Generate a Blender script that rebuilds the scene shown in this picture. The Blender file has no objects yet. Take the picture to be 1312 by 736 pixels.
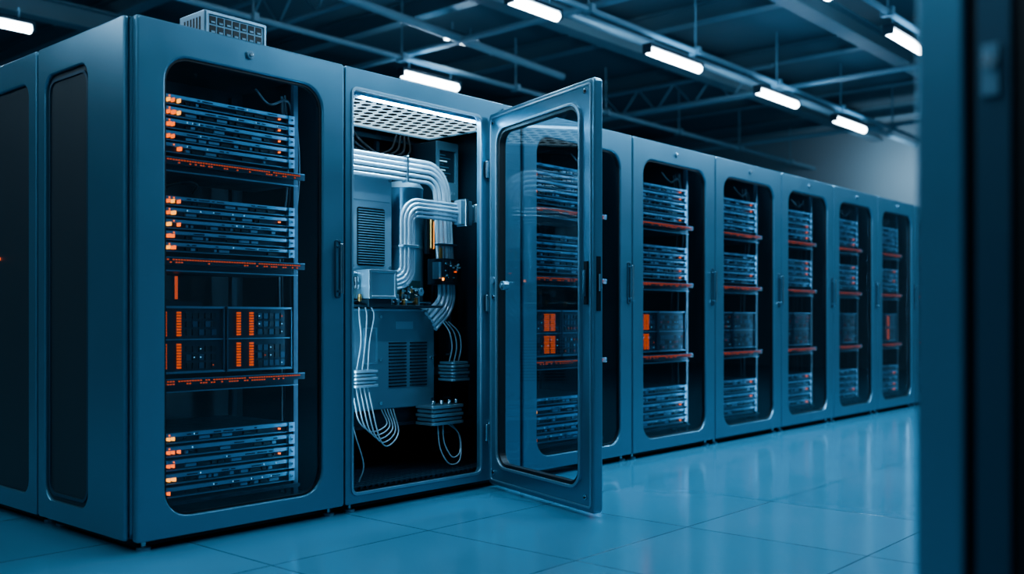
import bpy, math, random
from mathutils import Vector, Matrix

scene = bpy.context.scene
rnd = random.Random(7)

# ---------------------------------------------------------------- materials
def new_mat(name):
    m = bpy.data.materials.new(name); m.use_nodes = True
    nt = m.node_tree; nt.nodes.clear()
    out = nt.nodes.new('ShaderNodeOutputMaterial')
    return m, nt, out

def pbr(name, col, metal=0.0, rough=0.5, noise=0.0, nscale=8.0, emis=None, estr=0.0, bump=0.0, bscale=200.0, coat=0.0):
    m, nt, out = new_mat(name)
    b = nt.nodes.new('ShaderNodeBsdfPrincipled')
    b.inputs['Base Color'].default_value = (*col, 1)
    b.inputs['Metallic'].default_value = metal
    b.inputs['Roughness'].default_value = rough
    if coat:
        b.inputs['Coat Weight'].default_value = coat
        b.inputs['Coat Roughness'].default_value = 0.12
    if emis:
        b.inputs['Emission Color'].default_value = (*emis, 1)
        b.inputs['Emission Strength'].default_value = estr
    tc = nt.nodes.new('ShaderNodeTexCoord')
    if noise:
        n = nt.nodes.new('ShaderNodeTexNoise'); n.inputs['Scale'].default_value = nscale
        n.inputs['Detail'].default_value = 5
        nt.links.new(tc.outputs['Object'], n.inputs['Vector'])
        mr = nt.nodes.new('ShaderNodeMapRange')
        mr.inputs['To Min'].default_value = max(0.02, rough - noise)
        mr.inputs['To Max'].default_value = min(1, rough + noise)
        nt.links.new(n.outputs['Fac'], mr.inputs['Value'])
        nt.links.new(mr.outputs['Result'], b.inputs['Roughness'])
    if bump:
        n2 = nt.nodes.new('ShaderNodeTexNoise'); n2.inputs['Scale'].default_value = bscale
        nt.links.new(tc.outputs['Object'], n2.inputs['Vector'])
        bp = nt.nodes.new('ShaderNodeBump'); bp.inputs['Strength'].default_value = bump
        bp.inputs['Distance'].default_value = 0.001
        nt.links.new(n2.outputs['Fac'], bp.inputs['Height'])
        nt.links.new(bp.outputs['Normal'], b.inputs['Normal'])
    nt.links.new(b.outputs[0], out.inputs[0])
    return m

def emit(name, col, s):
    m, nt, out = new_mat(name)
    e = nt.nodes.new('ShaderNodeEmission')
    e.inputs[0].default_value = (*col, 1); e.inputs[1].default_value = s
    nt.links.new(e.outputs[0], out.inputs[0])
    return m

def glass(name, tint, rough=0.02, k=0.9):
    """thin sheet glass: transparent + Schlick reflection (same on both faces)"""
    m, nt, out = new_mat(name)
    t = nt.nodes.new('ShaderNodeBsdfTransparent'); t.inputs[0].default_value = (*tint, 1)
    g = nt.nodes.new('ShaderNodeBsdfGlossy'); g.inputs['Roughness'].default_value = rough
    lw = nt.nodes.new('ShaderNodeLayerWeight'); lw.inputs['Blend'].default_value = 0.5
    p = nt.nodes.new('ShaderNodeMath'); p.operation = 'POWER'; p.inputs[1].default_value = 4.5
    ma = nt.nodes.new('ShaderNodeMath'); ma.operation = 'MULTIPLY_ADD'
    ma.inputs[1].default_value = k; ma.inputs[2].default_value = 0.045
    mx = nt.nodes.new('ShaderNodeMixShader')
    nt.links.new(lw.outputs['Facing'], p.inputs[0]); nt.links.new(p.outputs[0], ma.inputs[0])
    nt.links.new(ma.outputs[0], mx.inputs[0]); nt.links.new(t.outputs[0], mx.inputs[1])
    nt.links.new(g.outputs[0], mx.inputs[2]); nt.links.new(mx.outputs[0], out.inputs[0])
    return m

def mesh_panel_mat(name, col, hole, scale):
    m, nt, out = new_mat(name)
    b = nt.nodes.new('ShaderNodeBsdfPrincipled')
    tc = nt.nodes.new('ShaderNodeTexCoord')
    v = nt.nodes.new('ShaderNodeTexVoronoi'); v.inputs['Scale'].default_value = scale
    v.inputs['Randomness'].default_value = 0.0
    r = nt.nodes.new('ShaderNodeValToRGB')
    r.color_ramp.elements[0].position = 0.30; r.color_ramp.elements[0].color = (*hole, 1)
    r.color_ramp.elements[1].position = 0.38; r.color_ramp.elements[1].color = (*col, 1)
    nt.links.new(tc.outputs['Object'], v.inputs['Vector'])
    nt.links.new(v.outputs['Distance'], r.inputs[0])
    nt.links.new(r.outputs[0], b.inputs['Base Color'])
    b.inputs['Roughness'].default_value = 0.5; b.inputs['Metallic'].default_value = 0.3
    nt.links.new(b.outputs[0], out.inputs[0])
    return m

M = {}
M['paint'] = pbr('steel_blue_paint', (0.13, 0.265, 0.36), 0.65, 0.32, 0.06, 6, bump=0.08, coat=0.35)
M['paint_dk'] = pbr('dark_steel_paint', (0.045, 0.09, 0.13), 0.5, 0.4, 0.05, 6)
M['liner'] = pbr('cabinet_liner', (0.008, 0.014, 0.02), 0.3, 0.5, 0.1, 10)
M['liner2'] = pbr('open_cabinet_liner', (0.022, 0.045, 0.065), 0.4, 0.4, 0.1, 10)
M['mesh'] = mesh_panel_mat('perforated_side_panel', (0.032, 0.046, 0.055), (0.004, 0.006, 0.008), 90)
M['glass'] = glass('smoked_glass', (0.78, 0.86, 0.92))
M['glass_clear'] = glass('clear_glass', (0.88, 0.94, 0.97))
M['gasket'] = pbr('rubber_gasket', (0.006, 0.009, 0.012), 0, 0.5)
M['chrome'] = pbr('brushed_chrome', (0.5, 0.6, 0.66), 1.0, 0.22, 0.08, 20)
M['srv'] = pbr('server_face_metal', (0.24, 0.40, 0.51), 0.5, 0.38, 0.1, 30)
M['srv_dk'] = pbr('server_chassis', (0.02, 0.035, 0.05), 0.5, 0.4, 0.1, 20)
M['black'] = pbr('black_plastic', (0.004, 0.006, 0.008), 0, 0.45)
M['orange'] = emit('orange_led', (1.0, 0.14, 0.015), 2.8)
M['orange_dim'] = emit('orange_led_dim', (1.0, 0.13, 0.018), 1.0)
M['red_line'] = emit('tray_led_and_reflection', (1.0, 0.14, 0.04), 0.8)
M['amber'] = emit('amber_led', (1.0, 0.30, 0.03), 3.8)
M['blue'] = emit('blue_led', (0.35, 0.75, 1.0), 1.2)
M['ltmetal'] = pbr('satin_aluminium', (0.30, 0.44, 0.54), 0.7, 0.34, 0.08, 14, bump=0.05)
M['midmetal'] = pbr('grey_equipment_paint', (0.17, 0.28, 0.36), 0.5, 0.36, 0.06, 14)
M['tank'] = pbr('tank_metal', (0.16, 0.31, 0.43), 0.7, 0.34, 0.05, 10)
M['tube'] = pbr('silver_coolant_hose', (0.48, 0.62, 0.72), 0.5, 0.16, 0.0, coat=0.8)
M['cable'] = pbr('pale_cable', (0.30, 0.40, 0.47), 0.0, 0.35)
M['cable_dk'] = pbr('dark_cable', (0.01, 0.014, 0.02), 0.0, 0.5)
M['brass'] = pbr('brass_fitting', (0.55, 0.33, 0.12), 1.0, 0.3)
M['pcb'] = pbr('circuit_board', (0.012, 0.04, 0.045), 0.1, 0.4)
M['lamp'] = emit('tube_lamp', (0.80, 0.93, 1.0), 24.0)
M['glow_panel'] = pbr('perforated_panel_painted_glow', (0.6, 0.72, 0.8), 0, 0.4, emis=(0.55, 0.84, 1.0), estr=1.1)  # emission put into the material so the panel looks lit
M['beam'] = pbr('ceiling_steel', (0.22, 0.35, 0.44), 0.3, 0.5, 0.1, 5)
M['beam_dk'] = pbr('ceiling_joist_paint', (0.15, 0.24, 0.30), 0.2, 0.6, 0.1, 5)

def floor_mat():
    m, nt, out = new_mat('polished_floor_tiles')
    b = nt.nodes.new('ShaderNodeBsdfPrincipled')
    tc = nt.nodes.new('ShaderNodeTexCoord')
    mp = nt.nodes.new('ShaderNodeMapping'); mp.inputs['Location'].default_value = (-0.25, 0.55, 0)
    br = nt.nodes.new('ShaderNodeTexBrick')
    br.offset = 0; br.squash = 1
    br.inputs['Scale'].default_value = 1.0
    br.inputs['Brick Width'].default_value = 0.8; br.inputs['Row Height'].default_value = 0.8
    br.inputs['Mortar Size'].default_value = 0.0032; br.inputs['Mortar Smooth'].default_value = 0.1
    br.inputs['Color1'].default_value = (0.085, 0.235, 0.34, 1)
    br.inputs['Color2'].default_value = (0.098, 0.26, 0.37, 1)
    br.inputs['Mortar'].default_value = (0.025, 0.07, 0.10, 1)
    nt.links.new(tc.outputs['Object'], mp.inputs[0]); nt.links.new(mp.outputs[0], br.inputs['Vector'])
    n = nt.nodes.new('ShaderNodeTexNoise'); n.inputs['Scale'].default_value = 2.5; n.inputs['Detail'].default_value = 6
    nt.links.new(tc.outputs['Object'], n.inputs['Vector'])
    mr = nt.nodes.new('ShaderNodeMapRange'); mr.inputs['To Min'].default_value = 0.08; mr.inputs['To Max'].default_value = 0.20
    nt.links.new(n.outputs['Fac'], mr.inputs['Value']); nt.links.new(mr.outputs[0], b.inputs['Roughness'])
    nt.links.new(br.outputs['Color'], b.inputs['Base Color'])
    bp = nt.nodes.new('ShaderNodeBump'); bp.inputs['Strength'].default_value = 0.3; bp.inputs['Distance'].default_value = 0.003
    bp.invert = True
    nt.links.new(br.outputs['Fac'], bp.inputs['Height']); nt.links.new(bp.outputs[0], b.inputs['Normal'])
    b.inputs['Specular IOR Level'].default_value = 1.0
    nt.links.new(b.outputs[0], out.inputs[0])
    return m
M['floor'] = floor_mat()
M['wall'] = pbr('painted_wall', (0.20, 0.28, 0.33), 0, 0.8, 0.05, 3)
M['ceil'] = pbr('dark_ceiling', (0.085, 0.14, 0.18), 0, 0.8, 0.05, 3)

# ---------------------------------------------------------------- builder
class MB:
    def __init__(s):
        s.v = []; s.f = []; s.m = []; s.mats = []
    def mi(s, k):
        if k not in s.mats: s.mats.append(k)
        return s.mats.index(k)
    def box(s, x0, x1, y0, y1, z0, z1, k):
        n = len(s.v); i = s.mi(k)
        s.v += [(x0,y0,z0),(x1,y0,z0),(x1,y1,z0),(x0,y1,z0),(x0,y0,z1),(x1,y0,z1),(x1,y1,z1),(x0,y1,z1)]
        for f in ((0,3,2,1),(4,5,6,7),(0,1,5,4),(1,2,6,5),(2,3,7,6),(3,0,4,7)):
            s.f.append(tuple(n+a for a in f)); s.m.append(i)
    def cyl(s, p0, p1, r, k, seg=12, r2=None):
        p0 = Vector(p0); p1 = Vector(p1); r2 = r if r2 is None else r2
        d = (p1-p0).normalized()
        a = d.orthogonal().normalized(); b = d.cross(a)
        n = len(s.v); i = s.mi(k)
        for p, rr in ((p0, r), (p1, r2)):
            for j in range(seg):
                t = 2*math.pi*j/seg
                s.v.append(tuple(p + a*math.cos(t)*rr + b*math.sin(t)*rr))
        for j in range(seg):
            q = (j+1) % seg
            s.f.append((n+j, n+q, n+seg+q, n+seg+j)); s.m.append(i)
        s.f.append(tuple(n+j for j in reversed(range(seg)))); s.m.append(i)
        s.f.append(tuple(n+seg+j for j in range(seg))); s.m.append(i)
    @staticmethod
    def loop(x0, x1, z0, z1, r, k=7):
        pts = []
        for cx, cz, a0 in ((x1-r, z1-r, 0), (x0+r, z1-r, 90), (x0+r, z0+r, 180), (x1-r, z0+r, 270)):
            for j in range(k+1):
                a = math.radians(a0 + 90*j/k)
                pts.append((cx + r*math.cos(a), cz + r*math.sin(a)))
        return pts
    def frame(s, o, h, ro, ri, y0, y1, k, fn=None):
        fn = fn or (lambda a, b, c: (a, b, c))
        O = s.loop(*o, ro); H = s.loop(*h, ri); N = len(O)
        n = len(s.v); i = s.mi(k)
        for y in (y0, y1):
            for L in (O, H):
                s.v += [fn(a, y, c) for a, c in L]
        for j in range(N):
            q = (j+1) % N
            s.f.append((n+j, n+N+j, n+N+q, n+q))
            s.f.append((n+2*N+j, n+2*N+q, n+3*N+q, n+3*N+j))
            s.f.append((n+j, n+q, n+2*N+q, n+2*N+j))
            s.f.append((n+N+j, n+3*N+j, n+3*N+q, n+N+q))
            s.m += [i]*4
    def plate(s, o, r, y0, y1, k, fn=None):
        fn = fn or (lambda a, b, c: (a, b, c))
        O = s.loop(*o, r); N = len(O); n = len(s.v); i = s.mi(k)
        for y in (y0, y1): s.v += [fn(a, y, c) for a, c in O]
        s.f.append(tuple(n+j for j in range(N))); s.f.append(tuple(n+N+j for j in reversed(range(N))))
        s.m += [i]*2
        for j in range(N):
            q = (j+1) % N
            s.f.append((n+j, n+N+j, n+N+q, n+q)); s.m.append(i)
    def build(s, name, parent=None, bevel=0.0, smooth=False, segs=2):
        me = bpy.data.meshes.new(name)
        me.from_pydata(s.v, [], s.f)
        for k in s.mats: me.materials.append(M[k])
        for p, i in zip(me.polygons, s.m):
            p.material_index = i
        import bmesh
        bm = bmesh.new(); bm.from_mesh(me); bmesh.ops.recalc_face_normals(bm, faces=bm.faces)
        if smooth:
            for f in bm.faces: f.smooth = len(f.verts) <= 4
            for e in bm.edges:
                if len(e.link_faces) == 2 and e.calc_face_angle(0) > 0.6: e.smooth = False
        bm.to_mesh(me); bm.free()
        ob = bpy.data.objects.new(name, me); scene.collection.objects.link(ob)
        if bevel:
            b = ob.modifiers.new('bevel', 'BEVEL'); b.width = bevel; b.segments = segs
            b.limit_method = 'ANGLE'; b.angle_limit = math.radians(40)
        if parent: ob.parent = parent
        return ob

def empty(name, loc=(0,0,0), rot=0):
    e = bpy.data.objects.new(name, None); scene.collection.objects.link(e)
    e.location = loc; e.rotation_euler = (0, 0, rot); e.empty_display_size = 0.2
    return e

def fillet(pts, R, n=9):
    pts = [Vector(p) for p in pts]; out = [pts[0]]
    Rs = R if isinstance(R, list) else [R]*(len(pts)-2)
    for i in range(1, len(pts)-1):
        a, p, b = pts[i-1], pts[i], pts[i+1]
        da = (a-p); db = (b-p); la, lb = da.length, db.length; da /= la; db /= lb
        ang = da.angle(db)
        if ang > 3.1: out.append(p); continue
        t = min(Rs[i-1]/math.tan(ang/2), la*0.5, lb*0.5)
        r = t*math.tan(ang/2)
        c = p + (da+db).normalized()*(r/math.sin(ang/2))
        s0 = p+da*t - c; s1 = p+db*t - c
        tot = s0.angle(s1)
        ax = s0.cross(s1).normalized()
        for j in range(n+1):
            out.append(c + Matrix.Rotation(tot*j/n, 3, ax) @ s0)
    out.append(pts[-1]); return out

def tubes(name, paths, r, mat, parent=None):
    cu = bpy.data.curves.new(name, 'CURVE'); cu.dimensions = '3D'
    cu.bevel_depth = r; cu.bevel_resolution = 4; cu.use_fill_caps = True
    for p in paths:
        sp = cu.splines.new('POLY'); sp.points.add(len(p)-1)
        for i, q in enumerate(p): sp.points[i].co = (q[0], q[1], q[2], 1)
        sp.use_smooth = True
    cu.materials.append(M[mat])
    ob = bpy.data.objects.new(name, cu); scene.collection.objects.link(ob)
    if parent: ob.parent = parent
    return ob

def smoothpath(pts, n=8):
    P = [Vector(p) for p in pts]; P = [P[0]*2-P[1]] + P + [P[-1]*2-P[-2]]
    out = []
    for i in range(1, len(P)-2):
        a, b, c, d = P[i-1:i+3]
        for j in range(n):
            t = j/n
            out.append(0.5*((2*b)+(c-a)*t+(2*a-5*b+4*c-d)*t*t+(3*b-a-3*c+d)*t**3))
    out.append(P[-2]); return out

def offset_path(pts, o, y, R):
    P = [Vector((a, b)) for a, b in pts]; res = []; Rs = []
    nr = []
    for i in range(len(P)-1):
        d = (P[i+1]-P[i]).normalized(); nr.append(Vector((-d.y, d.x)))
    for i in range(len(P)):
        if i == 0: res.append(P[i]+nr[0]*o)
        elif i == len(P)-1: res.append(P[i]+nr[-1]*o)
        else:
            b = (nr[i-1]+nr[i]).normalized(); res.append(P[i]+b*(o/b.dot(nr[i])))
            d0 = P[i]-P[i-1]; d1 = P[i+1]-P[i]
            turn = d0.x*d1.y-d0.y*d1.x
            Rs.append(max(0.015, R - o if turn > 0 else R + o))
    return fillet([(a.x, y, a.y) for a in res], Rs)

def area(name, loc, rot, sx, sy, w, col=(0.48, 0.77, 1.0), parent=None):
    l = bpy.data.lights.new(name, 'AREA'); l.shape = 'RECTANGLE'; l.size = sx; l.size_y = sy
    l.energy = w; l.color = col
    o = bpy.data.objects.new(name, l); scene.collection.objects.link(o)
    o.location = loc; o.rotation_euler = rot
    if parent: o.parent = parent
    return o

# ---------------------------------------------------------------- room
def slab(name, x0, x1, y0, y1, z0, z1, k):
    b = MB(); b.box(x0, x1, y0, y1, z0, z1, k); return b.build(name)
RX0, RX1, RY0, RY1, RZ = -7.0, 16.0, -7.0, 15.0, 4.6
slab('floor', RX0, RX1, RY0, RY1, -0.1, 0.0, 'floor')
slab('ceiling', RX0, RX1, RY0, RY1, RZ, RZ+0.1, 'ceil')
slab('wall_east', RX1, RX1+0.1, RY0, RY1, 0, RZ, 'wall')
slab('wall_west', RX0-0.1, RX0, RY0, RY1, 0, RZ, 'wall')
slab('wall_north', RX0, RX1, RY1, RY1+0.1, 0, RZ, 'wall')
slab('wall_south', RX0, RX1, RY0-0.1, RY0, 0, RZ, 'wall')

# ceiling structure
b = MB()
for i in range(10):
    x = -5.6 + i*2.3
    b.box(x-0.08, x+0.08, RY0+0.02, RY1-0.02, 4.57, 4.595, 'beam_dk')
    b.box(x-0.012, x+0.012, RY0+0.02, RY1-0.02, 4.40, 4.57, 'beam_dk')
    b.box(x-0.08, x+0.08, RY0+0.02, RY1-0.02, 4.375, 4.40, 'beam_dk')
for yy in (-4.5, 0.9, 3.2, 7.2, 11.2):
    b.box(RX0+0.02, RX1-0.02, yy-0.10, yy+0.10, 4.355, 4.375, 'beam_dk')
    b.box(RX0+0.02, RX1-0.02, yy-0.015, yy+0.015, 4.17, 4.355, 'beam_dk')
    b.box(RX0+0.02, RX1-0.02, yy-0.10, yy+0.10, 4.15, 4.17, 'beam_dk')
for xx in (4.2, 10.4):
    for zz in (3.98, 4.34): b.cyl((xx, 2.5, zz), (xx, RY1-0.05, zz), 0.03, 'beam', 8)
    for i in range(20):
        yy = 2.5+i*0.62
        b.cyl((xx, yy, 3.98), (xx, yy+0.31, 4.34), 0.014, 'beam', 6); b.cyl((xx, yy+0.31, 4.34), (xx, yy+0.62, 3.98), 0.014, 'beam', 6)
b.build('ceiling_beams')

lamps = [(1.85, [(-4.6,1.1), (-2.3,1.1), (0.0,1.1), (2.3,1.1), (4.62,0.62), (6.88,0.98), (9.22,1.0), (11.4,1.0)], 18),
         (-0.2, [(-3.76,1.1), (-1.46,1.1), (0.84,1.1), (3.14,1.1), (5.44,1.1), (7.78,0.9)], 54),
         (4.4, [(-2.2,1.1), (5.83,0.85)], 16),
         (-2.4, [(-3.76,1.1), (-1.46,1.1), (0.84,1.1), (3.14,1.1), (5.44,1.1), (7.74,1.1), (10.2,1.1)], 74)]  # extra unseen row, added as key light over the aisle
b = MB()
for yy, xs, w in lamps:
    b.cyl((RX0+0.05, yy, 3.78), (RX1-0.05, yy, 3.78), 0.030, 'beam')
    for i in range(12):
        x = -6 + i*1.9
        b.cyl((x, yy, 3.78), (x, yy, 4.4), 0.012, 'beam', 6)
        b.box(x-0.03, x+0.03, yy-0.06, yy+0.06, 3.74, 3.82, 'beam')
for x in (-3.5, 5.6, 9.9, 13.2):
    b.cyl((x, RY0+0.05, 3.88), (x, RY1-0.05, 3.88), 0.035, 'beam')
b.cyl((2.2, 3.4, 3.9), (7.6, 3.9, 3.9), 0.045, 'beam')
b.cyl((RX0+0.05, 2.5, 4.0), (RX1-0.05, 2.5, 4.0), 0.05, 'beam')
b.build('ceiling_conduits')

def lamp(x, y, z=3.6, L=1.1, w=45.0, up=5.0):
    e = empty('ceiling_tube_lamp', (x, y, z))
    b = MB()
    b.box(-L/2-0.03, L/2+0.03, -0.05, 0.05, 0.035, 0.07, 'paint_dk')
    b.box(-L/2-0.03, -L/2, -0.05, 0.05, -0.03, 0.05, 'paint_dk')
    b.box(L/2, L/2+0.03, -0.05, 0.05, -0.03, 0.05, 'paint_dk')
    b.cyl((-L/2+0.1, 0, 0.07), (-L/2+0.1, 0, 0.18), 0.01, 'beam', 6)
    b.cyl((L/2-0.1, 0, 0.07), (L/2-0.1, 0, 0.18), 0.01, 'beam', 6)
    b.build('housing', e, 0.004)
    t = MB(); t.cyl((-L/2, 0, 0), (L/2, 0, 0), 0.040, 'lamp', 14); t.build('tube', e, smooth=True)
    if w: area('glow', (0, 0, -0.06), (0, 0, 0), L, 0.09, w, parent=e)
    if up:  # added fill lights beside the housing, only to brighten the ceiling
        area('ceiling_fill', (0, 0.075, 0.06), (math.radians(145), 0, 0), L*0.9, 0.03, up*0.5, (0.38, 0.70, 1.0), e)
        area('ceiling_fill', (0, -0.075, 0.06), (math.radians(-145), 0, 0), L*0.9, 0.03, up*0.5, (0.38, 0.70, 1.0), e)
for yy, xs, w0 in lamps:
    for x, LL in xs:
        w = w0
        if yy == -0.2: w *= {-3.76: 0.35, -1.46: 0.1, 0.84: 0.14}.get(x, 1)
        elif yy == -2.4: w *= {-3.76: 0.45, -1.46: 0.08, 0.84: 0.10, 3.14: 0.85}.get(x, 1)
        lamp(x, yy, L=LL, w=w, up=6.0 if x > 2.5 else 3.0)
lamp(6.17, 4.24, 4.1, 0.5, 0, 0)
lamp(1.55, 5.75, 3.6, 0.9, 10)
area('wall_fill', (14.6, 2.2, 3.4), (0, math.radians(-100), 0), 0.3, 1.6, 34, (0.68, 0.86, 1.0))  # added fill light that makes the brighter patch on the east wall

# ---------------------------------------------------------------- servers inside a cabinet
def build_servers(parent, seed, W, bars=None):
    r = random.Random(seed)
    b = MB()
    X0, X1 = 0.13, W-0.21
    F = 0.12
    def rail(x):
        b.box(x-0.012, x+0.012, F-0.012, F+0.01, 0.08, 2.0, 'srv_dk')
    rail(0.115); rail(X1+0.02); 
    b.box(0.10, 0.13, 0.6, 0.63, 0.08, 2.0, 'srv_dk'); b.box(X1, X1+0.03, 0.6, 0.63, 0.08, 2.0, 'srv_dk')
    def unit(z, h):
        b.box(X0, X1, F+0.01, 0.62, z+0.002, z+h-0.004, 'srv_dk')
        b.box(X0, X1, F-0.010, F+0.012, z+h*0.60, z+h*0.90, 'srv')
        b.box(X0, X1, F-0.004, F+0.012, z+0.002, z+h*0.14, 'midmetal')
        b.box(X1-0.02, X1+0.012, F-0.014, F+0.008, z+0.004, z+h-0.004, 'midmetal')
        b.cyl((X1-0.004, F-0.018, z+h/2), (X1-0.004, F-0.01, z+h/2), 0.005, 'chrome', 8)
        x = X0+0.16
        while x < X1-0.08:
            w = r.choice([0.012, 0.02, 0.035, 0.05])
            if r.random() < 0.7:
                b.box(x, x+w, F+0.0, F+0.012, z+h*0.24, z+h*0.48, 'black' if r.random() < 0.6 else 'ltmetal')
            if r.random() < 0.2:
                b.box(x, x+0.004, F-0.012, F-0.009, z+h*0.68, z+h*0.80, 'blue')
            if r.random() < 0.4:
                b.box(x, x+w, F-0.0115, F-0.009, z+h*0.68, z+h*0.78, 'srv_dk')
            x += w+0.012
        for x, pr in ((X0+0.078, 0.95), (X0+0.098, 0.8), (X0+0.125, 0.35)):
            if r.random() < pr:
                zz = z+h*0.42
                b.box(x, x+r.choice([0.006, 0.012]), F-0.013, F+0.01, zz-0.006, zz+0.009, r.choice(['orange', 'amber', 'orange']))
            if bars is None and r.random() < pr*0.5:
                b.box(x, x+0.005, F-0.013, F-0.008, z+h*0.70, z+h*0.82, 'orange')
        if r.random() < 0.35:
            b.box(X1-0.07, X1-0.062, F-0.012, F, z+h*0.35, z+h*0.5, 'orange')
    def tray(z):
        b.box(X0-0.01, X1+0.035, F-0.04, 0.62, z-0.008, z, 'srv_dk')
        b.box(X0-0.01, X1+0.045, F-0.046, F-0.036, z-0.022, z+0.008, 'srv_dk')
        b.box(X0-0.01, X1+0.045, F-0.048, F-0.036, z+0.004, z+0.008, 'midmetal')
        for zz, pr in ((z-0.003, 0.96), (z-0.014, 0.35)):
            x = X0
            while x < X1+0.01:
                if r.random() < pr:
                    b.box(x, x+0.0075, F-0.049, F-0.045, zz-0.0026, zz+0.0026, 'red_line')
                x += 0.0125
        b.box(X0, X1, F-0.02, F+0.3, z-0.05, z-0.022, 'srv_dk')
        b.box(X0, X1+0.02, F-0.03, F-0.02, z-0.05, z-0.045, 'midmetal')
    for i in range(5): unit(1.60+i*0.050, 0.046)
    tray(1.570)
    for i in range(5): unit(1.19+i*0.048, 0.044)
    tray(1.160)
    mid = (X0+X1)/2
    BZ = ((0.84, 0.945), (0.705, 0.812))
    for a, c in ((X0, mid-0.006), (mid+0.006, X1)):
        b.box(a, c, F, 0.62, 0.69, 0.965, 'srv_dk')
        b.box(a, c, F-0.012, F+0.004, 0.958, 0.967, 'midmetal'); b.box(a, c, F-0.012, F+0.004, 0.686, 0.695, 'midmetal')
        b.box(a, a+0.006, F-0.012, F, 0.69, 0.965, 'paint_dk'); b.box(c-0.006, c, F-0.012, F, 0.69, 0.965, 'paint_dk')
        b.box(a, c, F-0.01, F, 0.825, 0.830, 'midmetal')
        x = a+(0.16 if bars is None else 0.03)
        while x < c-0.03:
            for z0 in (0.705, 0.74, 0.775, 0.845, 0.88, 0.915):
                b.box(x, x+0.022, F-0.006, F+0.001, z0, z0+0.024, 'paint_dk' if r.random() < 0.5 else 'liner')
                if r.random() < 0.3: b.box(x+0.004, x+0.008, F-0.009, F-0.006, z0+0.01, z0+0.014, 'blue' if r.random() < .6 else 'orange_dim')
            x += 0.03
    bl = [X0+0.06, X0+0.125, mid+0.066, mid+0.131] if bars is None else bars
    for xb in bl:
        for z0, z1 in BZ:
            for q in range(9):
                dz = (z1-z0)/9
                b.box(xb-0.0075, xb+0.0075, F-0.014, F-0.002, z0+q*dz+0.002, z0+(q+1)*dz-0.0015, 'orange_dim')
    tray(0.660)
    for i in range(5): unit(0.17+i*0.056, 0.051)
    b.box(X0-0.01, X1+0.03, F-0.03, 0.62, 0.145, 0.16, 'srv_dk')
    for x in (X0+0.16, X0+0.22):
        b.box(x, x+0.008, 0.30, 0.312, 1.0, 1.10, 'red_line')  # glowing bars standing in for an orange reflection
    b.box(X0+0.1, X0+0.34, 0.29, 0.42, 0.97, 0.99, 'srv_dk')
    b.build('rack_servers', parent)
    P = []
    for i in range(5):
        x = X1+0.06+r.random()*0.04; yy = 0.2+r.random()*0.1
        P.append(smoothpath([(x, yy, 1.97), (x+0.01, yy-0.03, 1.6), (x-0.015, yy, 1.15), (x+0.01, yy+0.02, 0.7), (x, yy, 0.09)]))
    P.append(smoothpath([(X1-0.1, 0.25, 1.97), (X1-0.06, 0.2, 1.90), (X1+0.04, 0.2, 1.93), (X1+0.08, 0.2, 1.8)]))
    P.append(smoothpath([(X0+0.1, 0.25, 1.46), (X0+0.2, 0.2, 1.50), (X0+0.26, 0.2, 1.49), (X0+0.3, 0.3, 1.47)]))
    tubes('rack_cables', P, 0.006, 'cable_dk', parent)

def shell(b, W, D, z1=2.1, front=0.03):
    T = 0.025
    b.box(0, T, front, D, 0.05, z1, 'paint'); b.box(W-T, W, front, D, 0.05, z1, 'paint')
    b.box(0, W, D-T, D, 0.05, z1, 'paint')
    b.box(0, W, front, D, z1-T, z1, 'paint'); b.box(0, W, front, D, 0.05, 0.08, 'paint')

def liner(b, W, D, z1=2.1, k='liner'):
    e = 0.026
    b.box(e, e+0.004, 0.04, D-e, 0.081, z1-e, k); b.box(W-e-0.004, W-e, 0.04, D-e, 0.081, z1-e, k)
    b.box(e, W-e, D-e-0.004, D-e, 0.081, z1-e, k)
    b.box(e, W-e, 0.04, D-e, z1-e-0.004, z1-e, k); b.box(e, W-e, 0.04, D-e, 0.081, 0.085, k)

def plinth(W, D, parent):
    b = MB()
    b.box(0.03, W-0.03, 0.05, D-0.05, 0.012, 0.05, 'black')
    for x in (0.06, W-0.06):
        for y in (0.04, D-0.06):
            b.cyl((x, y, 0.0), (x, y, 0.012), 0.028, 'midmetal', 14)
            b.cyl((x, y, 0.012), (x, y, 0.055), 0.010, 'chrome', 8)
    b.build('feet', parent)

def handle(b, x, z0, z1, y=-0.0):
    b.frame((x-0.017, x+0.017, z0-0.02, z1+0.02), (x-0.010, x+0.010, z0-0.012, z1+0.012), 0.012, 0.008, y-0.006, y+0.002, 'paint_dk')
    b.cyl((x, y-0.034, z0), (x, y-0.034, z1), 0.0085, 'chrome', 10)
    for z in (z0+0.012, z1-0.012): b.cyl((x, y-0.034, z), (x, y, z), 0.007, 'chrome', 8)

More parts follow.
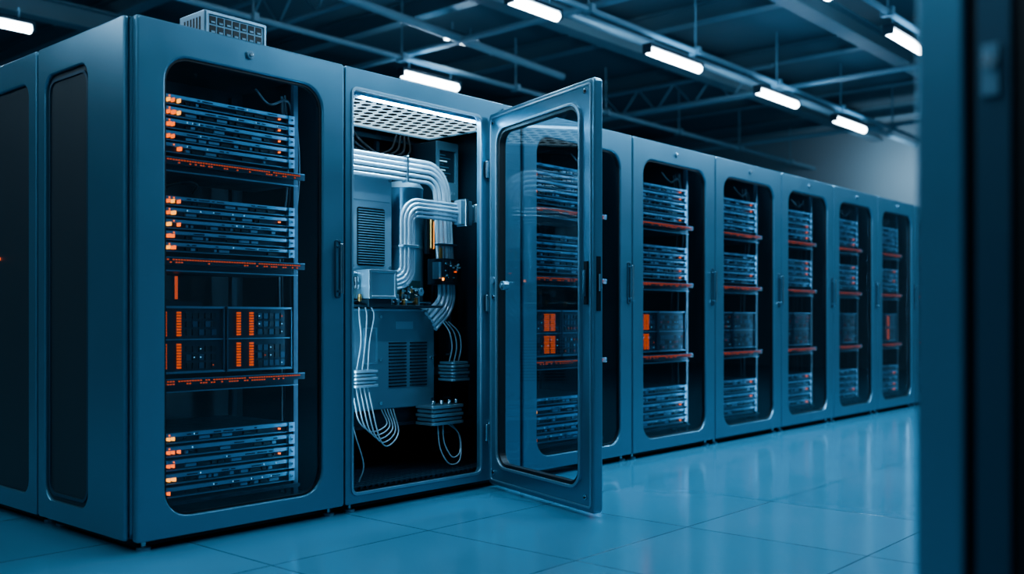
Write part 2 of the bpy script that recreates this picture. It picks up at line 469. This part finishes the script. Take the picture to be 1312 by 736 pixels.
def closed_rack(x, W, seed, D=0.81, light=14.0, bars=None):
    e = empty('server_rack', (x, 0, 0))
    b = MB(); shell(b, W, D); b.build('cabinet_body', e, 0.008)
    b = MB(); liner(b, W, D); b.build('inner_liner', e)
    plinth(W, D, e)
    b = MB()
    b.frame((0.004, W-0.004, 0.04, 2.10), (0.125, W-0.13, 0.12, 1.97), 0.012, 0.11, -0.012, 0.026, 'paint')
    b.build('door_frame', e, 0.010, segs=3)
    b = MB()
    b.frame((0.121, W-0.126, 0.116, 1.974), (0.134, W-0.139, 0.129, 1.961), 0.113, 0.10, -0.001, 0.02, 'gasket')
    b.build('gasket', e)
    b = MB(); b.plate((0.126, W-0.131, 0.121, 1.969), 0.108, 0.006, 0.010, 'glass'); b.build('door_glass', e)
    b = MB()
    handle(b, W-0.045, 1.03, 1.26, -0.012)
    b.cyl((W/2, -0.022, 2.04), (W/2, -0.010, 2.04), 0.018, 'midmetal', 16); b.cyl((W/2, -0.026, 2.04), (W/2, -0.02, 2.04), 0.009, 'chrome', 12)
    b.build('door_hardware', e, 0.0015)
    build_servers(e, seed, W, bars)
    area('cabinet_side_fill', (W-0.07, 0.045, 1.03), (math.radians(90), 0, math.radians(62)), 0.015, 1.75, light, (0.40, 0.73, 1.0), e)  # added fill so the servers show through the glass
    area('cabinet_top_fill', (W/2, 0.07, 2.06), (math.radians(12), 0, 0), W-0.3, 0.02, 3.0, (0.40, 0.73, 1.0), e)  # second added fill, shining down from the cabinet top
    return e

def side_panel(b, y0, y1, ry0, ry1, z1=2.10):
    fn = lambda a, d, c: (d, a, c)
    b.frame((y0, y1, 0.045, z1), (ry0, ry1, 0.13, z1-0.13), 0.012, 0.07, -0.022, 0.0, 'paint', fn)

r1 = closed_rack(0.0, 1.03, 1, light=9)
sw = lambda a, d, c: (d, a, c)
b = MB(); side_panel(b, 0.036, 0.81, 0.345, 0.74); b.build('side_cladding', r1, 0.009, segs=3)
b = MB(); b.plate((0.345, 0.74, 0.13, 1.97), 0.07, -0.006, -0.001, 'mesh', sw)
b.frame((0.36, 0.725, 0.15, 1.95), (0.372, 0.713, 0.162, 1.938), 0.06, 0.05, -0.012, -0.005, 'paint_dk', sw)
b.build('side_mesh', r1)
r1b = empty('server_rack', (0, 0.83, 0))
b = MB(); b.box(0, 1.03, 0, 1.0, 0.05, 2.10, 'paint'); b.build('cabinet_body', r1b, 0.008)
plinth(1.03, 1.0, r1b)
b = MB(); side_panel(b, 0.0, 1.0, 0.08, 0.92); b.build('side_cladding', r1b, 0.009, segs=3)
b = MB(); b.plate((0.08, 0.92, 0.13, 1.97), 0.07, -0.006, -0.001, 'mesh', sw)
b.box(-0.012, -0.006, 0.43, 0.445, 1.19, 1.205, 'orange')
b.build('side_mesh', r1b)

bounds = [2.30, 3.39, 4.45, 5.51, 6.53, 7.55, 8.60, 9.65]
BARS = [[0.35, 0.375, 0.41, 0.43], [0.325, 0.36], [], [], [], [0.60], []]
for i in range(len(bounds)-1):
    closed_rack(bounds[i]+0.002, bounds[i+1]-bounds[i]-0.004, 10+i, light=[6, 3.6, 2.0, 1.2, 0.8, 0.6, 0.6][i], bars=BARS[i])

# ---------------------------------------------------------------- small device on the roof
e = empty('network_switch', (0.366, 0.10, 2.1015))
b = MB(); b.box(0, 0.31, 0.0, 0.2, 0.012, 0.125, 'midmetal'); b.build('chassis', e, 0.005)
b = MB()
b.frame((0.006, 0.304, 0.016, 0.119), (0.016, 0.294, 0.024, 0.109), 0.004, 0.003, -0.006, 0.0, 'ltmetal')
for i in range(7):
    for j in range(2):
        b.box(0.024+i*0.038, 0.054+i*0.038, -0.002, 0.0, 0.030+j*0.040, 0.062+j*0.040, 'black')
        b.box(0.030+i*0.038, 0.048+i*0.038, -0.005, -0.001, 0.032+j*0.040, 0.040+j*0.040, 'midmetal')
for i in range(6): b.box(-0.001, 0.0, 0.03+i*0.024, 0.042+i*0.024, 0.03, 0.10, 'black')
for x in (0.02, 0.29):
    for y in (0.02, 0.18): b.cyl((x, y, 0.0), (x, y, 0.013), 0.01, 'black', 10)
b.build('ports', e)

# ---------------------------------------------------------------- open cabinet
r2 = empty('open_cooling_cabinet', (1.035, 0, 0))
W2 = 1.26; D2 = 0.81
def L(x): return x-1.035
b = MB(); shell(b, W2, D2); b.build('cabinet_body', r2, 0.008)
b = MB(); liner(b, W2, D2, k='liner2')
b.build('inner_liner', r2)
plinth(W2, D2, r2)
b = MB()
b.frame((0.003, W2-0.003, 0.04, 2.10), (L(1.078), L(1.965), 0.085, 2.005), 0.010, 0.035, -0.004, 0.030, 'paint'); b.build('front_frame', r2, 0.006, segs=3)
b = MB()
b.frame((L(1.072), L(1.971), 0.079, 2.011), (L(1.085), L(1.958), 0.094, 1.996), 0.036, 0.026, -0.010, 0.0, 'ltmetal')
for z in (0.3, 1.0, 1.72):
    b.cyl((L(2.0), -0.016, z-0.045), (L(2.0), -0.016, z+0.045), 0.012, 'chrome', 10)
b.cyl((W2-0.15, -0.02, 2.06), (W2-0.15, -0.004, 2.06), 0.016, 'midmetal', 14)
b.build('opening_trim', r2, 0.002)
b = MB()
for x in (L(1.10), L(2.20)):
    for yy in (0.09, 0.62):
        b.box(x-0.02, x+0.02, yy, yy+0.035, 0.087, 2.06, 'srv_dk')
        for i in range(34): b.box(x-0.006, x+0.006, yy-0.002, yy+0.002, 0.13+i*0.056, 0.145+i*0.056, 'black')
for z in (0.12, 1.94):
    b.box(L(1.08), L(2.22), 0.66, 0.70, z, z+0.03, 'paint_dk')
for x in (1.5, 1.85, 2.05):
    b.box(L(x)-0.012, L(x)+0.012, 0.70, 0.73, 0.1, 2.04, 'paint_dk')
for z in (0.35, 0.62, 1.2, 1.45, 1.85): b.box(L(1.08), L(2.22), 0.70, 0.725, z, z+0.02, 'paint_dk')
b.box(L(2.02), L(2.18), 0.44, 0.62, 0.15, 1.52, 'liner2')
b.frame((L(2.02), L(2.18), 0.15, 1.52), (L(2.035), L(2.165), 0.165, 1.505), 0.006, 0.004, 0.432, 0.441, 'paint_dk')
b.box(L(2.05), L(2.15), 0.43, 0.445, 0.85, 1.15, 'paint_dk')
for z in (0.25, 0.45, 0.7, 1.25, 1.42): b.box(L(2.03), L(2.17), 0.428, 0.442, z, z+0.012, 'midmetal')
for i in range(10): b.cyl((L(2.045), 0.436, 0.2+i*0.13), (L(2.045), 0.442, 0.2+i*0.13), 0.007, 'chrome', 8)
b.build('inner_framework', r2, 0.002)
# perforated roof panel, its glow stands in for light falling on it
b = MB()
b.box(L(1.10), L(2.16), 0.06, 0.60, 1.985, 2.005, 'glow_panel')
b.frame((L(1.09), L(2.17), 0.05, 0.61), (L(1.105), L(2.155), 0.065, 0.595), 0.01, 0.01, 1.975, 2.006, 'ltmetal', lambda a, d, c: (a, c, d))
for i in range(15):
    for j in range(7):
        x = L(1.14)+i*0.069+(0.034 if j % 2 else 0); yy = 0.10+j*0.072
        b.cyl((x, yy, 1.9835), (x, yy, 1.9856), 0.027, 'black', 6)
b.build('perforated_roof_panel', r2)
area('roof_light', (L(1.58), 0.035, 1.985), (math.radians(20), 0, 0), 0.8, 0.03, 15, (0.50, 0.80, 1.0), r2)
area('front_side_fill', (L(1.11), 0.05, 1.2), (math.radians(90), 0, math.radians(-38)), 0.02, 1.5, 5, (0.45, 0.77, 1.0), r2)  # added fill to brighten the open cabinet's interior
b = MB()
for i in range(30): b.box(L(1.10)+i*0.037, L(1.118)+i*0.037, 0.05, 0.66, 0.092, 0.104, 'srv_dk')
for i in range(16): b.box(L(1.10), L(2.20), 0.06+i*0.038, 0.072+i*0.038, 0.10, 0.108, 'paint_dk')
b.build('floor_grille', r2)
b = MB()
b.box(L(2.02), L(2.19), 0.40, 0.62, 1.60, 1.93, 'liner2')
b.frame((L(2.02), L(2.19), 1.60, 1.93), (L(2.04), L(2.17), 1.70, 1.88), 0.008, 0.005, 0.388, 0.401, 'midmetal')
for i in range(9): b.box(L(2.05), L(2.05)+0.03+0.07*((i*7) % 5)/5, 0.396, 0.399, 1.715+i*0.017, 1.721+i*0.017, 'blue' if i % 3 == 0 else 'midmetal')
for i in range(6): b.box(L(2.04)+i*0.022, L(2.052)+i*0.022, 0.385, 0.39, 1.63, 1.645, 'ltmetal')
b.build('control_display', r2, 0.0015)
b = MB(); b.box(L(1.13), L(1.60), 0.30, 0.60, 1.165, 1.665, 'ltmetal'); b.build('heat_exchanger_case', r2, 0.008, segs=3)
b = MB()
b.plate((L(1.36), L(1.545), 1.19, 1.49), 0.012, 0.296, 0.301, 'liner')
for i in range(22): b.box(L(1.365), L(1.54), 0.288, 0.299, 1.198+i*0.0132, 1.203+i*0.0132, 'midmetal')
for x in (1.33, 1.58):
    for z in (1.185, 1.645): b.cyl((L(x), 0.294, z), (L(x), 0.301, z), 0.008, 'chrome', 10)
b.box(L(1.34), L(1.58), 0.297, 0.300, 1.525, 1.530, 'midmetal')
b.build('heat_exchanger_grille', r2)
b = MB()
b.cyl((L(1.795), 0.42, 0.98), (L(1.795), 0.42, 1.63), 0.105, 'tank', 32)
b.cyl((L(1.795), 0.42, 1.63), (L(1.795), 0.42, 1.665), 0.109, 'ltmetal', 32, 0.085)
b.cyl((L(1.795), 0.42, 1.30), (L(1.795), 0.42, 1.315), 0.108, 'ltmetal', 32)
b.cyl((L(1.795), 0.42, 1.665), (L(1.795), 0.42, 1.73), 0.02, 'chrome', 14)
b.cyl((L(1.795), 0.42, 0.93), (L(1.795), 0.42, 0.985), 0.110, 'midmetal', 32)
b.cyl((L(2.03), 0.56, 0.93), (L(2.03), 0.56, 1.50), 0.06, 'tank', 24)
b.box(L(1.62), L(2.0), 0.34, 0.66, 0.915, 0.93, 'srv_dk')
b.build('coolant_reservoir', r2, smooth=True)
b = MB(); b.box(L(1.12), L(1.885), 0.27, 0.60, 0.44, 0.965, 'midmetal')
b.box(L(1.12), L(1.90), 0.262, 0.61, 0.955, 0.972, 'ltmetal'); b.build('pump_case', r2, 0.008, segs=3)
b = MB()
for i in range(14): b.box(L(1.55), L(1.67), 0.262, 0.271, 0.555+i*0.0175, 0.562+i*0.0175, 'liner')
for i in range(14): b.box(L(1.70), L(1.82), 0.262, 0.271, 0.555+i*0.0175, 0.562+i*0.0175, 'liner')
for x in (1.30, 1.49, 1.86):
    for z in (0.475, 0.70, 0.925): b.cyl((L(x), 0.262, z), (L(x), 0.271, z), 0.009, 'chrome', 12)
b.frame((L(1.38), L(1.47), 0.68, 0.87), (L(1.387), L(1.463), 0.687, 0.863), 0.006, 0.004, 0.265, 0.271, 'ltmetal')
b.box(L(1.60), L(1.72), 0.266, 0.271, 0.86, 0.90, 'ltmetal')
b.box(L(1.15), L(1.80), 0.30, 0.58, 0.36, 0.44, 'srv_dk')
b.box(L(1.13), L(2.2), 0.63, 0.66, 0.40, 0.44, 'paint_dk'); b.box(L(1.13), L(2.2), 0.28, 0.31, 0.345, 0.362, 'srv_dk')
b.build('pump_details', r2)
b = MB(); b.box(L(1.245), L(1.425), 0.07, 0.19, 1.014, 1.157, 'midmetal')
b.frame((L(1.245), L(1.425), 1.014, 1.157), (L(1.260), L(1.410), 1.029, 1.142), 0.006, 0.004, 0.064, 0.071, 'chrome')
b.box(L(1.26), L(1.41), 0.09, 0.28, 0.972, 1.014, 'srv_dk'); b.build('controller_box', r2, 0.003)
b = MB()
def fit(x, y, z, r=0.016, h=0.05, k='chrome'):
    b.cyl((L(x), y, z), (L(x), y, z+h), r, k, 14)
    b.cyl((L(x), y, z+h*0.35), (L(x), y, z+h*0.6), r*1.4, k, 6)
for x, y, z in ((1.17, 0.12, 0.99), (1.205, 0.12, 1.06), (1.19, 0.15, 1.11), (1.45, 0.15, 0.98), (1.50, 0.15, 0.98), (1.60, 0.2, 0.98), (1.64, 0.22, 1.02), (1.70, 0.22, 0.98)):
    fit(x, y, z, 0.012, 0.06)
for x, y, z in ((1.22, 0.11, 1.0), (1.17, 0.11, 1.13), (1.46, 0.12, 1.04), (1.52, 0.14, 1.03), (1.68, 0.2, 0.99), (1.57, 0.18, 0.98)): fit(x, y, z, 0.009, 0.035, 'brass')
for z in (1.0, 1.08, 1.14): b.cyl((L(1.13), 0.16, z), (L(1.25), 0.16, z), 0.008, 'chrome', 10)
b.cyl((L(1.43), 0.2, 1.0), (L(1.80), 0.22, 1.0), 0.009, 'chrome', 10)
b.box(L(1.13), L(1.78), 0.10, 0.29, 0.972, 0.984, 'srv_dk')
# round pressure gauges
for x, y, z in ((1.52, 0.13, 1.10), (1.655, 0.15, 1.055)):
    b.cyl((L(x), y, z), (L(x), y-0.015, z), 0.022, 'chrome', 20); b.cyl((L(x), y-0.015, z), (L(x), y-0.017, z), 0.018, 'ltmetal', 20)
    b.box(L(x)-0.002, L(x)+0.002, y-0.019, y-0.016, z, z+0.013, 'black')
    b.cyl((L(x), y+0.004, z-0.08), (L(x), y+0.004, z), 0.006, 'chrome', 8)
b.box(L(1.14), L(1.34), 0.24, 0.25, 0.99, 1.16, 'pcb'); b.box(L(1.56), L(1.78), 0.27, 0.28, 0.985, 1.12, 'pcb')
rr = random.Random(3)
for i in range(60):
    x = rr.choice([1.15+rr.random()*0.17, 1.57+rr.random()*0.19]); z = 1.0+rr.random()*0.10
    s = 0.004+rr.random()*0.010; y0 = 0.24 if x < 1.5 else 0.27
    b.box(L(x), L(x)+s, y0-0.004-rr.random()*0.012, y0, z, z+s*rr.choice([0.6, 1, 1.6]), rr.choice(['black', 'ltmetal', 'brass', 'chrome', 'srv']))
b.box(L(1.82), L(1.96), 0.14, 0.26, 1.10, 1.24, 'srv_dk')
for i in range(4): b.box(L(1.83)+i*0.032, L(1.85)+i*0.032, 0.135, 0.141, 1.115, 1.225, 'black')
for i in range(24):
    x = 1.825+rr.random()*0.12; z = 1.11+rr.random()*0.12; s = 0.004+rr.random()*0.008
    b.box(L(x), L(x)+s, 0.128, 0.14, z, z+s, rr.choice(['black', 'ltmetal', 'midmetal', 'chrome']))
b.box(L(1.815), L(1.825), 0.135, 0.142, 1.12, 1.135, 'amber'); b.box(L(1.90), L(1.912), 0.126, 0.141, 1.165, 1.173, 'orange_dim')
b.box(L(1.80), L(1.83), 0.15, 0.2, 1.13, 1.22, 'ltmetal'); b.cyl((L(1.86), 0.2, 1.24), (L(1.86), 0.2, 1.30), 0.012, 'brass', 12)
b.cyl((L(1.86), 0.27, 1.30), (L(1.86), 0.27, 1.46), 0.012, 'brass', 12); b.box(L(1.875), L(1.881), 0.27, 0.276, 1.30, 1.45, 'amber')
b.box(L(1.84), L(1.90), 0.285, 0.305, 1.27, 1.49, 'srv_dk')
b.build('valve_assembly', r2, 0.001)
P1 = [(L(1.12), 1.70), (L(1.875), 1.70), (L(1.925), 1.00), (L(1.80), 0.90)]
paths = [offset_path(P1, (i-2)*0.0265, 0.20+0.006*abs(i-2), 0.12) for i in range(5)]
tubes('coolant_hose_bundle', paths, 0.0120, 'tube', r2)
P2 = [(L(2.03), 1.49), (L(1.545), 1.49), (L(1.545), 1.13), (L(1.43), 1.10)]
paths = [offset_path(P2, (i-2)*0.021, 0.11+0.006*abs(i-2), 0.075) for i in range(5)]
tubes('coolant_hose_branch', paths, 0.0094, 'tube', r2)
b = MB()
b.box(L(1.90), L(1.99), 0.085, 0.135, 1.425, 1.555, 'ltmetal'); b.box(L(1.93), L(1.955), 0.075, 0.145, 1.415, 1.565, 'chrome')
b.box(L(1.99), L(2.06), 0.09, 0.42, 1.45, 1.53, 'midmetal')
b.cyl((L(2.02), 0.08, 1.54), (L(2.02), 0.08, 1.44), 0.018, 'chrome', 14)
b.box(L(1.49), L(1.60), 0.09, 0.13, 1.28, 1.295, 'chrome')
b.box(L(1.835), L(1.975), 0.18, 0.225, 1.31, 1.325, 'chrome'); b.box(L(1.60), L(1.612), 0.18, 0.225, 1.63, 1.77, 'chrome')
b.build('hose_clamps', r2, 0.003)
b = MB()
def fins(x0, x1, y0, y1, z0, z1, n):
    h = (z1-z0)/n
    for i in range(n):
        s = 0.006*(i % 2)
        b.plate((L(x0)+s, L(x1)-s, y0+s, y1-s), 0.02, z0+i*h, z0+(i+0.72)*h, 'ltmetal' if i % 2 == 0 else 'midmetal', lambda a, d, c: (a, c, d))
fins(1.90, 2.04, 0.14, 0.27, 0.575, 0.685, 6)
fins(1.74, 1.98, 0.13, 0.28, 0.345, 0.455, 5)
fins(1.20, 1.36, 0.12, 0.235, 0.575, 0.665, 5)
b.box(L(1.96), L(2.0), 0.24, 0.44, 0.60, 0.64, 'midmetal'); b.box(L(1.85), L(1.89), 0.25, 0.64, 0.40, 0.43, 'midmetal')
b.box(L(1.22), L(1.34), 0.22, 0.275, 0.60, 0.64, 'midmetal')
for x in (1.78, 1.84, 1.90, 1.95): b.cyl((L(x), 0.17, 0.455), (L(x), 0.17, 0.475), 0.012, 'chrome', 10)
b.build('finned_connectors', r2, 0.001)
C = []
for i in range(3):
    x = 1.25+i*0.036
    C.append(smoothpath([(L(x), 0.15, 0.98), (L(x)+0.012*i, 0.15, 0.93), (L(x)+0.02-0.008*i, 0.16, 0.8), (L(x), 0.17, 0.66)]))
for i in range(5):
    x = 1.22+i*0.026
    C.append(smoothpath([(L(x), 0.17, 0.575), (L(x)-0.015, 0.13, 0.50), (L(x)-0.01+0.006*i, 0.10, 0.41-0.022*i), (L(x)+0.08, 0.11, 0.355-0.020*i), (L(1.42)+0.02*i, 0.14, 0.38-0.012*i), (L(1.50)+0.02*i, 0.27, 0.44)]))
for i in range(3):
    x = 1.93+i*0.035
    C.append(smoothpath([(L(1.88)+0.02*i, 0.2, 0.90), (L(x)-0.02, 0.18, 0.84), (L(x), 0.18, 0.76), (L(x), 0.2, 0.68)]))
C.append(smoothpath([(L(1.84), 0.16, 0.35), (L(1.83), 0.14, 0.25), (L(1.87), 0.12, 0.17), (L(1.94), 0.13, 0.19), (L(1.97), 0.17, 0.28), (L(1.93), 0.2, 0.35)]))
C.append(smoothpath([(L(1.80), 0.16, 0.35), (L(1.80), 0.14, 0.22), (L(1.85), 0.12, 0.135), (L(1.93), 0.12, 0.15), (L(1.955), 0.15, 0.28), (L(1.90), 0.2, 0.35)]))
C.append(smoothpath([(L(1.22), 0.17, 0.575), (L(1.20), 0.14, 0.4), (L(1.26), 0.13, 0.2), (L(1.24), 0.14, 0.11)]))
tubes('service_cables', C, 0.0037, 'cable', r2)
C = []
for i in range(5):
    C.append(smoothpath([(L(1.99)+i*0.014, 0.36, 1.45), (L(2.0)+i*0.012, 0.33, 1.25), (L(1.98)+i*0.014, 0.33, 1.0), (L(2.0)+i*0.012, 0.36, 0.7), (L(1.95)+i*0.02, 0.36, 0.45)]))
for i in range(4):
    C.append(smoothpath([(L(1.30)+i*0.05, 0.5, 1.97), (L(1.34)+i*0.06, 0.45, 1.86), (L(1.55)+i*0.06, 0.48, 1.80), (L(1.80)+i*0.05, 0.55, 1.86), (L(1.9)+i*0.03, 0.6, 1.97)]))
tubes('dark_looms', C, 0.007, 'cable_dk', r2)

# ---------------------------------------------------------------- open glass door (part of the open cabinet)
hinge = empty('open_door', (L(2.02), -0.012, 0)); hinge.parent = r2; hinge.rotation_euler = (0, 0, math.radians(71.8))
DW = 0.982
b = MB()
b.frame((-DW, 0, 0.022, 2.02), (-DW+0.115, -0.105, 0.135, 1.915), 0.018, 0.075, -0.05, 0.0, 'paint')
b.build('door_frame', hinge, 0.009, segs=3)
b = MB()
b.frame((-DW+0.02, -0.02, 0.042, 2.0), (-DW+0.030, -0.030, 0.052, 1.990), 0.02, 0.014, -0.002, 0.006, 'ltmetal')
b.frame((-DW+0.098, -0.088, 0.118, 1.932), (-DW+0.112, -0.102, 0.132, 1.918), 0.09, 0.078, -0.004, 0.014, 'ltmetal')
b.build('door_trim', hinge, 0.003)
b = MB()
b.frame((-DW+0.110, -0.100, 0.130, 1.920), (-DW+0.128, -0.118, 0.148, 1.902), 0.08, 0.066, -0.035, 0.002, 'gasket')
b.build('door_gasket', hinge)
b = MB(); b.plate((-DW+0.116, -0.106, 0.136, 1.914), 0.075, -0.022, -0.017, 'glass_clear'); b.build('door_glass', hinge)
b = MB()
for x in (-DW+0.065, -0.055):
    for z in (0.09, 1.965, 1.03):
        b.cyl((x, 0.0, z), (x, 0.008, z), 0.013, 'chrome', 14); b.cyl((x, 0.008, z), (x, 0.012, z), 0.006, 'gasket', 6)
b.cyl((-0.16, -0.02, 1.09), (-0.16, 0.012, 1.09), 0.024, 'midmetal', 18); b.cyl((-0.16, 0.012, 1.09), (-0.16, 0.022, 1.09), 0.012, 'midmetal', 14)
b.cyl((-0.06, 0.0, 1.12), (-0.06, 0.016, 1.12), 0.02, 'midmetal', 14)
b.box(-DW+0.045, -DW+0.075, -0.001, 0.006, 0.98, 1.18, 'liner')
b.box(-DW+0.052, -DW+0.068, 0.0, 0.018, 1.02, 1.14, 'chrome')
b.box(-DW-0.004, -DW+0.001, -0.036, -0.014, 0.95, 1.2, 'liner')
b.box(-DW-0.010, -DW-0.002, -0.030, -0.020, 1.04, 1.12, 'chrome')
for z in (0.3, 1.0, 1.72): b.cyl((0.004, -0.004, z-0.06), (0.004, -0.004, z+0.06), 0.011, 'chrome', 12)
b.build('door_hardware', hinge, 0.001)

# ---------------------------------------------------------------- near cabinet on the other side of the aisle
rf = empty('server_rack', (-0.262, -3.06, 0))
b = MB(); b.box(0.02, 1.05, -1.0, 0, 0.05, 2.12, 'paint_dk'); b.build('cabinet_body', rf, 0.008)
fn = lambda a, d, c: (d, a, c)
b = MB()
b.frame((-1.0, 0.0, 0.045, 2.125), (-0.93, -0.075, 0.12, 2.05), 0.01, 0.03, -0.004, 0.02, 'paint', fn)
b.build('side_cladding', rf, 0.008, segs=3)
b = MB()
b.frame((-0.915, -0.09, 0.13, 2.04), (-0.86, -0.14, 0.19, 1.98), 0.02, 0.04, 0.004, 0.018, 'paint_dk', fn)
b.plate((-0.93, -0.075, 0.12, 2.05), 0.03, 0.0195, 0.0205, 'black', fn)
b.box(-0.006, 0.006, -0.125, -0.10, 1.26, 1.34, 'midmetal'); b.cyl((-0.012, -0.112, 1.31), (0.0, -0.112, 1.31), 0.012, 'chrome', 12)
b.build('side_door', rf, 0.002)
b = MB()
for x in (0.08, 0.98):
    for y in (-0.93, -0.07): b.cyl((x, y, 0), (x, y, 0.055), 0.02, 'black', 10)
b.build('feet', rf)

# ---------------------------------------------------------------- world, camera
w = bpy.data.worlds.new('world'); scene.world = w; w.use_nodes = True
bg = w.node_tree.nodes['Background']; bg.inputs[0].default_value = (0.1, 0.3, 0.5, 1); bg.inputs[1].default_value = 0.05
cam = bpy.data.cameras.new('camera'); co = bpy.data.objects.new('camera', cam); scene.collection.objects.link(co)
co.location = (-1.899, -3.622, 0.9135)
co.rotation_euler = (math.radians(90), 0, -math.atan2(0.751, 0.660))
cam.sensor_width = 36; cam.lens = 36*1260/1312; cam.shift_y = 41/1312
cam.dof.use_dof = True; cam.dof.focus_distance = 4.7; cam.dof.aperture_fstop = 1.3
cam.clip_start = 0.05
scene.camera = co
scene.view_settings.view_transform = 'AgX'
scene.view_settings.look = 'AgX - Medium High Contrast'
